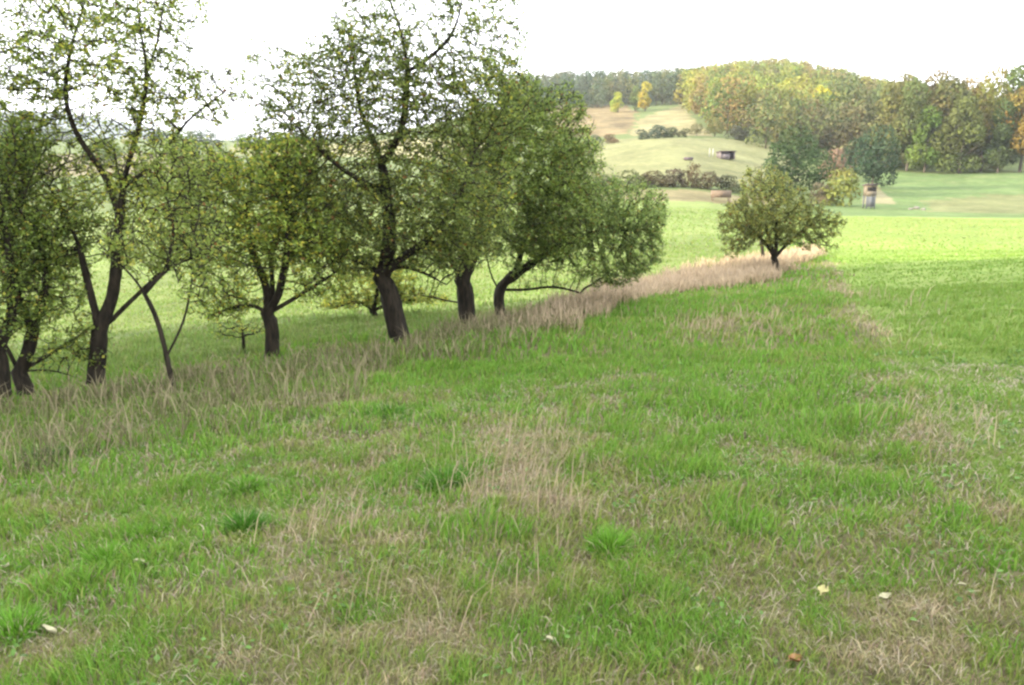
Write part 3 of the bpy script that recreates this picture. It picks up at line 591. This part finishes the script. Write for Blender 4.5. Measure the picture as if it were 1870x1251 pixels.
# ------------------------------------------------------------------ far trees
def crown_arrays(rng, h, wd, base_f=.12, nl=3000, ls=.55, lobes=16, top=1.0):
    C = []; Rr = []
    for i in range(lobes):
        t = rng.uniform(0, 1); zz = h * (base_f + (1 - base_f) * (.06 + .82 * t)); prof = math.sin(math.pi * (.24 + .68 * t)) ** .7
        a = rng.uniform(0, 6.283); q = wd / 2 * prof * rng.uniform(.25, .72)
        C.append((math.cos(a) * q, math.sin(a) * q, zz)); Rr.append(wd * rng.uniform(.17, .30) * (1.05 - .35 * t))
    C.append((0, 0, h * (base_f + .86 * (1 - base_f)))); Rr.append(wd * .22)
    C = np.array(C); Rr = np.array(Rr); k = rng.choice(len(C), nl, p=Rr ** 2 / (Rr ** 2).sum())
    v = rng.normal(0, 1, (nl, 3)); v /= np.linalg.norm(v, axis=1, keepdims=True)
    p = C[k] + v * (Rr[k] * rng.uniform(.72, 1.06, nl))[:, None]
    dm = (((p[:, None] - C[None]) / Rr[None, :, None]) ** 2).sum(-1).min(1); keep = dm > .38; p, v, k = p[keep], v[keep], k[keep]
    keep = p[:, 2] > h * base_f * .6; p, v, k = p[keep], v[keep], k[keep]; n = len(p)
    nn = v + rng.normal(0, .55, (n, 3)); nn /= np.linalg.norm(nn, axis=1, keepdims=True)
    a = rng.normal(0, 1, (n, 3)); a -= (a * nn).sum(1, keepdims=True) * nn; a /= np.linalg.norm(a, axis=1, keepdims=True); b = np.cross(nn, a)
    s = (ls * rng.uniform(.5, 1.2, n))[:, None]
    V = np.empty((n, 4, 3)); V[:, 0] = p - a * s * .6; V[:, 1] = p - b * s * .45; V[:, 2] = p + a * s * .6; V[:, 3] = p + b * s * .45
    tone = (rng.uniform(.82, 1.18, len(C))[k] * rng.uniform(.75, 1.25, n))[:, None] * np.ones((1, 3)); hue = rng.normal(0, .06, len(C))[k]
    tone[:, 0] *= 1 + hue; tone[:, 1] *= 1 - hue * .3
    Fq = (np.arange(n) * 4)[:, None] + np.array([[0, 1, 2, 3]])
    return V.reshape(-1, 3), Fq, np.repeat(tone, 4, 0)
def far_trunk(rng, h, r, top=.75, lean=0):
    P = [np.array([0, 0, -.3])]; par = [-1]; n = 7; prev = 0
    for i in range(1, n + 1):
        P.append(np.array([lean * i / n + rng.normal(0, .04) * h * .1, rng.normal(0, .04) * h * .1, h * top * i / n])); par.append(prev); prev = len(P) - 1
    for j in range(6):
        s = rng.integers(2, n); a = rng.uniform(0, 6.28); q = P[s]; pv = s
        for k in range(3):
            q = q + np.array([math.cos(a), math.sin(a), .9]) * h * .07; P.append(q); par.append(pv); pv = len(P) - 1
    P = np.array(P); par = np.array(par); rad = np.array([r * max(.15, 1 - .9 * max(p[2], 0) / (h * top)) for p in P]); rad[n + 1:] *= .45
    return tubes(P, par, rad, 6)
PROTO = {}
def proto(kind):
    rng = np.random.default_rng(abs(hash(kind[0])) % 1000 + kind[1] * 17 if False else kind[1] * 17 + len(kind[0]))
    k, v = kind
    if k == 'beech': h, wd, bf, nl, ls = 20, 13.5, .04, 6500, .62
    elif k == 'round': h, wd, bf, nl, ls = 10, 10, .10, 5200, .42
    elif k == 'bush': h, wd, bf, nl, ls = 3, 4.2, .02, 1800, .24
    elif k == 'slim': h, wd, bf, nl, ls = 12, 7, .10, 2600, .5
    elif k == 'spread': h, wd, bf, nl, ls = 5, 5.5, .30, 2200, .28
    V, Fq, Ccol = crown_arrays(rng, h, wd, bf, nl, ls, 20 if k != 'bush' else 12)
    c = mk('crown', V, [Fq], M_far, None, Ccol); TV, TF = far_trunk(rng, h, h * .018 + .03, .7)
    t = mk('trunk' if k != 'bush' else 'stem', TV, [TF], M_barkf, None, None, True)
    return c.data, t.data, c, t, h, wd
def place_tree(kind, px, py, d, hpx, wpx, tint, name, label, cat='tree', group=None, rot=None, sink=.2):
    first = kind not in PROTO
    if first: PROTO[kind] = proto(kind)
    cd, td, c0, t0, h, wd = PROTO[kind]
    p = hit(px, py) if d is None else at(px, py, d); d = p[1]; z = ground(p[0], p[1]); root = empty(name, (p[0], p[1], z - sink)); tag(root, label, cat, group)
    if first: c, t = c0, t0
    else:
        c = c0.copy(); t = t0.copy(); COL.objects.link(c); COL.objects.link(t)
    c.parent = root; t.parent = root; c.color = (tint[0] * .62, tint[1] * .66, tint[2] * .62, 1)
    hm = hpx / F * d; wm = wpx / F * d; root.scale = (wm / wd, wm / wd, hm / h); root.rotation_euler = (0, 0, random.Random(int(px * 7 + py)).uniform(0, 6.28) if rot is None else rot)
    return root
BE = [('beech', i) for i in range(4)]
# right forest edge, big beeches (px of the foot, height px, width px, tint)
fr = [(1618, 312, 205, 150, 75, (.16, .15, .05), 'brownish green'), (1655, 312, 200, 160, 80, (.13, .15, .05), 'dull green'), (1688, 310, 196, 118, 62, (.16, .23, .05), 'fresh bright green'), (1722, 311, 200, 165, 95, (.14, .14, .05), 'tall olive'),
      (1752, 312, 192, 135, 78, (.13, .145, .045), 'grey green'), (1790, 312, 196, 158, 85, (.17, .16, .04), 'yellowish olive'), (1822, 312, 190, 130, 60, (.08, .11, .04), 'dark green'), (1862, 312, 190, 150, 85, (.23, .165, .04), 'orange-brown'),
      (1905, 313, 192, 165, 90, (.14, .17, .045), 'green'), (1960, 313, 194, 160, 95, (.2, .17, .05), 'brown')]
pos = ['at the left end of the wood edge', 'second from the left end of the wood edge', 'small among olive ones at the wood edge', 'with a high rounded top in the wood edge', 'in the middle of the right wood edge', 'leaning over the meadow at the wood edge', 'narrow between yellow and orange ones at the wood edge', 'at the right edge of the photo', 'cut by the right edge of the photo', 'beyond the right edge of the photo']
for i, (px, py, d, hp, wp, tint, nm) in enumerate(fr):
    if px > 1900: continue
    place_tree(BE[i % 4], px, py, d, hp, wp * 1.22, tint, 'beech_tree', '%s beech crown %s' % (nm, pos[i]), 'tree', 'beeches along the edge of the right wood')
# second row, higher behind
for i, (px, d, hp, wp, tint, ps) in enumerate([(1640, 225, 155, 90, (.17, .15, .05), 'behind the left end of the right wood'), (1700, 228, 160, 95, (.19, .15, .06), 'rising behind the fresh green beech'), (1755, 225, 150, 90, (.21, .15, .055), 'with russet top behind the middle of the right wood'),
        (1800, 228, 165, 95, (.22, .17, .04), 'with golden top in the right wood'), (1845, 225, 170, 95, (.12, .16, .045), 'with green top behind the orange-brown one')]):
    place_tree(BE[(i + 2) % 4], px, 306, d, hp, wp, tint, 'beech_tree', 'large beech %s' % ps, 'tree', 'beeches behind the edge of the right wood')
# meadow trees in the middle distance
place_tree(('round', 0), 1446, 352, None, 112, 132, (.06, .09, .035), 'broad_tree', 'broad dark green tree behind the solitary fruit tree', 'tree')
place_tree(('round', 1), 1592, 345, None, 106, 100, (.055, .085, .045), 'round_tree', 'round very dark green tree above the hunting hide', 'tree')
place_tree(('bush', 0), 1524, 328, None, 50, 66, (.25, .17, .12), 'russet_bush', 'russet bush between the two dark trees', 'bush')
place_tree(('bush', 1), 1538, 376, None, 60, 96, (.20, .21, .055), 'round_bush', 'round yellow-green bush left of the hunting hide', 'bush')
place_tree(('bush', 2), 1498, 374, None, 38, 54, (.17, .14, .09), 'brown_bush', 'low brownish bush at the foot of the yellow-green one', 'bush')
place_tree(('slim', 0), 1404, 262, 238, 88, 46, (.13, .17, .05), 'slim_tree', 'green tree at the right end of the mound', 'tree')
# trees on and around the hillside clearing
for px, py, d, hp, wp, tint, kind, nm, lab in [
    (1128, 202, 372, 36, 27, (.42, .46, .07), ('slim', 1), 'yellow_tree', 'bright lemon yellow tree alone on the heath clearing'),
    (1160, 204, 375, 44, 24, (.20, .25, .08), ('slim', 0), 'green_tree', 'grey-green tree just left of the golden tree on the clearing'),
    (1178, 205, 372, 52, 34, (.45, .36, .05), ('slim', 2), 'golden_tree', 'golden yellow tree on the clearing in front of dark conifers'),
    (1305, 252, 228, 30, 44, (.17, .17, .06), ('spread', 0), 'small_tree', 'small spreading tree on the crest behind the shed'),
    (1272, 251, 228, 22, 34, (.17, .16, .07), ('spread', 1), 'small_tree', 'small low tree on the crest left of the spreading one'),
    (1395, 264, 250, 75, 30, (.33, .34, .06), ('slim', 1), 'yellow_tree', 'slender yellow-green tree by the right end of the mound'),
    (1415, 262, 255, 80, 32, (.30, .30, .06), ('slim', 0), 'yellow_tree', 'yellow tree behind the broad dark tree'),
    (1490, 285, 270, 92, 66, (.46, .40, .05), ('slim', 2), 'yellow_tree', 'bright yellow tree rising above the broad dark tree')]:
    place_tree(kind, px, py, d, hp, wp, tint, nm, lab, 'tree')
hb = [(1085, 247, 222, 18, 34, (.14, .17, .09), 'pale green bush left on the mound crest'), (1112, 250, 220, 16, 40, (.20, .14, .08), 'rusty bush on the mound crest near the heath'), (1172, 249, 218, 17, 40, (.085, .11, .075), 'dark blue-green bush at the left of the crest hedge'), (1200, 250, 216, 22, 44, (.07, .10, .07), 'tall dark bush in the crest hedge'),
      (1228, 250, 217, 17, 40, (.10, .12, .06), 'olive bush at the right of the crest hedge'), (1250, 251, 218, 15, 34, (.12, .13, .05), 'small olive bush at the end of the crest hedge'), (1345, 256, 222, 24, 42, (.10, .10, .07), 'grey-brown bush behind the shed'), (1368, 260, 222, 24, 40, (.08, .095, .06), 'dark bush at the right end of the crest')]
for i, (px, py, d, hp, wp, tint, lab) in enumerate(hb):
    place_tree(('bush', i % 3), px, py, d, hp, wp, tint, 'hedge_bush', lab, 'bush', 'bushes along the mound crest')
for i, (px, hp, wp, tint, lab) in enumerate([(1110, 20, 60, (.12, .15, .06), 'green bush at the left of the lower hedge beside the drooping tree'), (1150, 24, 56, (.16, .17, .07), 'yellow-green bush in the lower hedge'), (1192, 22, 52, (.15, .13, .07), 'brown-green bush in the lower hedge'), (1232, 24, 50, (.12, .10, .07), 'dark brown bush in the lower hedge'),
        (1262, 32, 36, (.15, .11, .06), 'tallest brown bush in the lower hedge'), (1292, 24, 48, (.14, .12, .07), 'brown bush right of the tallest one in the lower hedge'), (1325, 22, 48, (.09, .10, .055), 'dark green bush at the right of the lower hedge')]):
    place_tree(('bush', (i + 1) % 3), px, 356, 124, hp * 1.25, wp * 1.35, tint, 'hedge_bush', lab, 'bush', 'bushes of the lower hedge')
# left background behind the orchard
for i, (px, py, d, hp, wp, tint, lab) in enumerate([(452, 262, 400, 26, 70, (.09, .13, .05), 'dark wood patch tree seen left of the largest tree'), (500, 264, 420, 22, 60, (.10, .14, .05), 'far tree seen through the gap left of the largest tree'), (340, 300, 250, 60, 70, (.13, .17, .05), 'far green tree behind the many-stemmed tree'),
        (30, 258, 470, 30, 90, (.10, .14, .06), 'far dark tree group at the left horizon behind the edge trees'), (105, 258, 480, 26, 80, (.12, .15, .07), 'far tree on the horizon left of the twisted stems'), (300, 258, 460, 24, 70, (.11, .15, .06), 'far tree on the horizon right of the twisted stems'), (370, 262, 430, 30, 80, (.09, .13, .05), 'far round tree on the horizon above the umbrella shaped tree'), (560, 262, 440, 26, 80, (.10, .14, .055), 'far tree on the horizon behind the left branches of the largest tree'), (400, 330, 170, 60, 90, (.14, .18, .05), 'light green tree in the valley behind the umbrella shaped tree'),
        (20, 300, 180, 80, 110, (.13, .17, .05), 'green tree behind the left edge trees'), (190, 290, 240, 48, 80, (.14, .18, .05), 'pale green tree behind the twisted stems'), (235, 262, 380, 16, 30, (.30, .27, .07), 'yellowish far tree between the twisted stems')]):
    place_tree(('round', i % 2), px, py, d, hp, wp, tint, 'far_tree', lab, 'tree', 'far trees left')

# ------------------------------------------------------------------ far wood on the hill (one mass)
def wood(name, label, spots, seed, nl=700, ls=1.0, conifer=None):
    rng = np.random.default_rng(seed); VV, FF, CC = [], [], []; off = 0
    for (x, y, z, h, wd, col, con) in spots:
        V, Fq, Cc = crown_arrays(rng, h, wd, .08, nl, ls, 12)
        if con:
            t = np.clip(V[:, 2] / h, 0, 1); V[:, 0] *= 1.05 - .85 * t; V[:, 1] *= 1.05 - .85 * t
        V = V + np.array([x, y, z - .3]); VV.append(V); FF.append(Fq + off); CC.append(Cc * np.array(col)); off += len(V)
        TV, TF = far_trunk(rng, h, .22, .6); VV.append(TV + np.array([x, y, z - .3])); FF.append(TF + off); CC.append(np.tile([.07, .055, .04], (len(TV), 1))); off += len(TV)
    o = mk(name, np.concatenate(VV), [np.concatenate(FF)], M_far, None, np.concatenate(CC)); tag(o, label, 'wood', kind='stuff')
def spots(n, pxr, dr, hr, wr, pal, seed, foot=None, con=0.0, mind=6.0):
    rng = np.random.default_rng(seed); out = []; tries = 0
    while len(out) < n and tries < n * 30:
        tries += 1; px = rng.uniform(*pxr); d = rng.uniform(*dr)
        if foot and d < foot(px): continue
        x = (px - 935) / F * d / 1.0 * .98; y = d
        if any((x - o[0]) ** 2 + (y - o[1]) ** 2 < mind ** 2 for o in out): continue
        c = np.array(pal[rng.integers(len(pal))]) * rng.uniform(.85, 1.15); out.append([x, y, 0, rng.uniform(*hr), rng.uniform(*wr), c, rng.uniform() < con])
    z = Hs(np.array([o[0] for o in out]), np.array([o[1] for o in out]))
    for o, zz in zip(out, z): o[2] = zz
    return out
AUT = [(.155, .18, .042), (.135, .165, .038), (.18, .18, .042), (.09, .12, .035), (.16, .125, .045), (.15, .17, .045), (.12, .10, .05), (.20, .20, .04), (.085, .115, .035)]
BLU = [(.07, .095, .06), (.08, .105, .055), (.055, .08, .055), (.11, .115, .055), (.10, .11, .04)]
DUL = [(.10, .095, .045), (.09, .11, .04), (.125, .105, .045), (.075, .095, .035), (.12, .12, .04)]
sA = spots(150, (930, 1262), (405, 520), (13, 17), (10, 15), BLU, 31, con=.3, mind=5.5)
sB = spots(460, (1232, 1650), (248, 500), (13, 16.5), (9, 13.5), AUT, 32, foot=lambda px: max(250, 400 - max(0, px - 1235) * 1.9), mind=5.2)
sC = spots(60, (1520, 2000), (235, 330), (16, 21), (11, 16), DUL, 33, mind=8.5)
sE = spots(34, (1392, 1640), (205, 250), (11, 15), (10, 14), DUL, 34, mind=6.5)
wood('wood', 'autumn wood covering the distant hill in yellow and green', sA + sB + sE, 41, 760, .8)
wood('wood', 'dull green and brown wood behind the beech edge on the right', sC, 42, 1400, .85)
# unseen wood added on the left to throw shade across the near meadow
sShade = []
rng = np.random.default_rng(5)
for i in range(74):
    y = rng.uniform(-62, 14); x = rng.uniform(-54, -36); sShade.append([x, y, ground(x, y), rng.uniform(23, 28), rng.uniform(11, 15), np.array(DUL[i % 5]), False])
wood('wood', 'tall unseen wood added left of the meadow to shade it', sShade, 43, 1500, 1.1)

# ------------------------------------------------------------------ small built things
def box(V, Fq, c, s, rz=0, taper=1.0):
    i = len(V); ca, sa = math.cos(rz), math.sin(rz)
    for dz in (-1, 1):
        k = taper if dz > 0 else 1
        for dx, dy in ((-1, -1), (1, -1), (1, 1), (-1, 1)):
            x, y = dx * s[0] / 2 * k, dy * s[1] / 2 * k; V.append((c[0] + x * ca - y * sa, c[1] + x * sa + y * ca, c[2] + dz * s[2] / 2))
    for f in ((3, 2, 1, 0), (4, 5, 6, 7), (0, 1, 5, 4), (1, 2, 6, 5), (2, 3, 7, 6), (3, 0, 4, 7)): Fq.append([i + j for j in f])
def part(name, boxes, mat, parent):
    V, Fq = [], []
    for b in boxes: box(V, Fq, *b)
    return mk(name, V, [np.array(Fq)], mat, parent)
M_wood = solid_mat('weathered_boards', (.10, .085, .085), (.17, .145, .14), 4, .9, .4, (6, 6, .6))
M_roof = solid_mat('shed_roof', (.07, .055, .065), (.11, .085, .09), 2, .8, .2)
M_grey = solid_mat('grey_boards', (.075, .08, .085), (.12, .125, .13), 3, .9, .4, (5, 5, .5))
M_white = solid_mat('white_post', (.28, .28, .26), (.36, .36, .33), 5, .7, .2)
M_black = solid_mat('dark_opening', (.012, .011, .010), (.02, .018, .016), 5, .9, 0)
M_stone = solid_mat('pale_stone', (.11, .105, .085), (.18, .17, .14), 3, .9, .5)
p = hit(1325, 291); s = empty('field_shed', p); s.scale = (.86, .86, .86); s.rotation_euler = (0, 0, .18); tag(s, 'low dark wooden field shed on the pale mound meadow', 'shed')
part('wall', [((0, 1.1, .75), (3.6, .12, 1.6)), ((-1.75, 0, .75), (.12, 2.1, 1.6)), ((1.75, 0, .75), (.12, 2.1, 1.6)), ((-.6, -1.05, .55), (2.4, .1, 1.2))], M_wood, s)
V, Fq = [], []; box(V, Fq, (0, 0, 1.66), (4.1, 2.7, .14)); V = np.array(V); V[:, 2] += -V[:, 1] * .12
mk('roof', V, [np.array(Fq)], M_roof, s)
for dx in (-1.7, 1.7): part('post', [((dx, -1.2, .75), (.12, .12, 1.55))], M_wood, s)
for k, dx in enumerate((-3.4, -2.7)):
    q = p + np.array([dx, -.6, 0]); q[2] = ground(q[0], q[1]); e = empty('white_post', q); tag(e, ('white post standing further left of the field shed', 'white post standing close to the left wall of the field shed')[k], 'post', 'white posts by the field shed')
    part('shaft', [((0, 0, .75), (.14, .14, 1.6))], M_white, e); part('cap', [((0, 0, 1.6), (.2, .2, .08), 0, .5)], M_white, e)
# dark water trough with the long shadow
p = hit(1257, 293); e = empty('water_trough', p); tag(e, 'small dark trough lying on the mound meadow left of the shed', 'trough')
part('basin', [((0, -.35, .35), (1.6, .08, .5)), ((0, .35, .35), (1.6, .08, .5)), ((-.78, 0, .35), (.08, .62, .5)), ((.78, 0, .35), (.08, .62, .5)), ((0, 0, .14), (1.5, .64, .06))], M_roof, e)
for dx in (-.6, .6): part('leg', [((dx, 0, .02), (.1, .5, .22))], M_roof, e)
# hunting hide
p = hit(1586, 381); s = empty('hunting_hide', p); tag(s, 'small grey wooden hunting hide with dark window slit beside the round bush', 'hide')
part('cabin', [((0, .6, 2.3), (1.25, .08, 1.3)), ((-.6, 0, 2.3), (.08, 1.15, 1.3)), ((.6, 0, 2.3), (.08, 1.15, 1.3)), ((0, -.6, 1.95), (1.25, .08, .6)), ((0, -.6, 2.86), (1.25, .08, .2)), ((0, 0, 1.66), (1.1, 1.1, .08))], solid_mat('tan_boards', (.10, .085, .06), (.15, .125, .09), 4, .9, .3), s)
part('window', [((0, -.55, 2.5), (1.1, .05, .5))], M_black, s)
V, Fq = [], []; box(V, Fq, (0, 0, 3.06), (1.6, 1.6, .1)); V = np.array(V); V[:, 2] += V[:, 1] * -.12
mk('roof', V, [np.array(Fq)], M_roof, s)
for dx in (-.52, .52):
    for dy in (-.5, .5): part('leg', [((dx, dy, .78), (.14, .14, 1.7))], M_grey, s)
part('front_panel', [((0, -.53, .9), (.88, .05, 1.3))], M_grey, s)
part('ladder', [((-.25, -1.15, .85), (.06, .06, 1.9)), ((.25, -1.15, .85), (.06, .06, 1.9))] + [((0, -1.15, .3 + .3 * k), (.5, .05, .05)) for k in range(5)], M_grey, s)
# reddish box below the lower hedge
p = hit(1316, 368); s = empty('feed_rack', p); tag(s, 'reddish brown wooden feed rack in front of the lower hedge', 'rack')
M_red = solid_mat('red_boards', (.11, .085, .06), (.15, .11, .08), 4, .9, .3)
part('crib', [((0, -.5, .9), (2.2, .08, .8)), ((0, .5, .9), (2.2, .08, .8)), ((-1.1, 0, .9), (.08, .9, .8)), ((1.1, 0, .9), (.08, .9, .8))], M_red, s)
for dx in (-1, 1):
    for dy in (-.4, .4): part('leg', [((dx, dy, .25), (.1, .1, .55))], M_red, s)
# pale stones
def blob(seed, rx, ry, rz, n=10):
    rng = np.random.default_rng(seed); V = []; Fq = []; m = 14
    for i in range(n + 1):
        for j in range(m):
            th = math.pi * i / n; ph = 2 * math.pi * j / m; k = 1 + .16 * math.sin(3 * ph + seed) * math.sin(th) + .12 * math.cos(5 * th + seed * 2 + ph)
            V.append((rx * k * math.sin(th) * math.cos(ph), ry * k * math.sin(th) * math.sin(ph), rz * k * math.cos(th)))
    for i in range(n):
        for j in range(m): Fq.append([i * m + j, (i + 1) * m + j, (i + 1) * m + (j + 1) % m, i * m + (j + 1) % m])
    return np.array(V), np.array(Fq)
for k, (px, py, sz, lab) in enumerate([(1662, 383, .28, 'leftmost of the pale stones on the lower field'), (1673, 382, .42, 'largest pale stone in the middle of the three on the lower field'), (1686, 384, .32, 'rightmost of the pale stones on the lower field')]):
    p = hit(px, py); V, Fq = blob(k + 3, sz, sz * .7, sz * .6); o = mk('stone', V, [Fq], M_stone, None, None, True); o.location = p + np.array([0, 0, sz * .3]); tag(o, lab, 'stone', 'pale stones on the lower field')

# ------------------------------------------------------------------ small things lying in the near grass
M_pale = solid_mat('pale_leaf', (.26, .25, .15), (.42, .40, .26), 30, .7, .3)
M_yel = solid_mat('yellow_leaf', (.26, .24, .10), (.34, .32, .14), 30, .7, .3)
M_orl = solid_mat('orange_leaf', (.22, .11, .045), (.32, .18, .08), 30, .7, .3)
def fallen(px, py, L, wd, mat, label, seed, rz):
    rng = np.random.default_rng(seed); nu, nv = 9, 5; V = []; Fq = []
    for sgn in (1, -1):
        for i in range(nu):
            t = i / (nu - 1); half = wd / 2 * math.sin(math.pi * min(.97, .04 + t * .93)) ** .75 * (1 + .22 * math.sin(9 * t + seed) + .1 * math.sin(23 * t + 2 * seed))
            for j in range(nv):
                s = j / (nv - 1) * 2 - 1; V.append(((t - .5) * L, s * half, .38 * wd * s * s + .12 * L * math.sin(t * 3.1 + seed) + sgn * .0012))
    for i in range(nu - 1):
        for j in range(nv - 1):
            a = i * nv + j; Fq.append([a, a + nv, a + nv + 1, a + 1]); b = a + nu * nv; Fq.append([b, b + 1, b + nv + 1, b + nv])
    e = hit(px, py); root = empty('fallen_leaf', e + np.array([0, 0, .04])); root.rotation_euler = (rng.uniform(-.35, .1), rng.uniform(-.2, .2), rz); tag(root, label, 'leaf', 'pale fallen leaves in the grass')
    mk('blade', np.array(V), [np.array(Fq)], mat, root, None, True)
    P = np.array([(-L * .5, 0, .01 * L), (-L * .62, .01 * L, .0), (-L * .78, .04 * L, -.02 * L)]); TV, TF = tubes(P, np.array([-1, 0, 1]), np.array([.0018, .0014, .0012])); mk('stalk', TV, [TF], mat, root)
for a in [(258, 1043, .075, .04, M_pale, 'largest creamy fallen leaf in the lower left grass', 1, .4), (92, 1167, .08, .03, M_pale, 'narrow whitish fallen leaf near the lower left corner', 2, -.3), (8, 1048, .06, .04, M_pale, 'pale fallen leaf at the left edge of the photo', 3, .6),
          (1614, 1107, .055, .035, M_pale, 'pale fallen leaf in the grass at lower right', 4, .1), (1502, 1098, .06, .045, M_yel, 'pale yellow leaf left of the pale leaf at lower right', 5, .9), (1754, 1086, .035, .02, M_pale, 'small pale leaf furthest right in the grass', 6, -.6),
          (1003, 1186, .03, .025, M_pale, 'tiny cream leaf in the lower middle grass', 7, 0), (676, 1158, .03, .02, M_yel, 'tiny yellow leaf left of the bottom middle', 8, 1), (1451, 1222, .05, .04, M_orl, 'orange curled leaf at the bottom right', 9, .2), (1216, 966, .03, .02, M_pale, 'tiny pale leaf in the middle right grass', 10, .2),
          (1278, 1243, .03, .03, M_yel, 'yellow leaf cut by the bottom edge', 11, .9)]:
    fallen(*a)
def tussock(px, py, rad, h, n, c, label, seed):
    global R
    Rs = R; R = np.random.default_rng(seed); p = hit(px, py); a = R.uniform(0, 6.28, n); q = rad * np.sqrt(R.uniform(0, 1, n)); x = np.cos(a) * q; y = np.sin(a) * q
    z = Hs(x + p[0], y + p[1]) - p[2] - .01; cc = np.array(c) * R.uniform(.65, 1.3, (n, 1)); cc = np.where((R.uniform(0, 1, n) < .08)[:, None], C_dry, cc)
    V, qd, t, C = blades(x, y, z, h * R.uniform(.5, 1.15, n) * (1.15 - .5 * q / rad), np.full(n, .0045 + .0006 * p[1]), .2 + .8 * q / rad * R.uniform(.6, 1.2, n), a + R.normal(0, .4, n), cc, cc * 1.1)
    o = mk('grass_tussock', V, [qd, t], M_grass, None, C); o.location = p; tag(o, label, 'tussock', 'green tussocks in the near meadow'); R = Rs
G1 = (.055, .155, .014); G2 = (.10, .23, .02)
for a in [(446, 972, .10, .17, 520, G1, 'round dark green tussock left of the brown grass patch', 1), (1112, 1012, .09, .16, 420, G2, 'bright green tussock alone in the middle foreground', 2), (195, 1030, .11, .13, 460, G2, 'wide bright green tussock above the creamy leaf', 3), (265, 985, .10, .11, 320, G2, 'small green tussock behind the wide one at left', 4),
          (30, 1160, .12, .13, 460, G2, 'green tussock at the left edge low in the photo', 5), (812, 890, .17, .15, 520, G1, 'dark spreading tussock left of the dry streak', 6), (85, 845, .2, .17, 420, (.055, .11, .03), 'dark bushy tussock at the left edge under the dead grass', 7), (710, 762, .2, .16, 420, G1, 'dark green tussock below the strip of tall grass', 8),
          (447, 893, .13, .12, 380, G2, 'fresh green tussock between the left tussock and the strip', 9)]:
    tussock(*a)

# ------------------------------------------------------------------ haze
m, t = nodes('haze'); pv = t.nodes.new('ShaderNodeVolumePrincipled'); pv.inputs['Color'].default_value = (.86, .90, 1, 1); pv.inputs['Density'].default_value = .00014; pv.inputs['Anisotropy'].default_value = .2
t.links.new(pv.outputs[0], t.nodes.new('ShaderNodeOutputMaterial').inputs['Volume'])
V, Fq = [], []; box(V, Fq, (0, 0, 0), (7000, 7000, 2)); V = np.array(V, float); V[:, 2] = np.where(V[:, 2] < 0, -90, 260); V[:, :2] *= 1.1
HZ = mk('haze', V, [np.array(Fq)], m); tag(HZ, 'thin pale haze over the valley and the far hills', 'haze', kind='stuff')
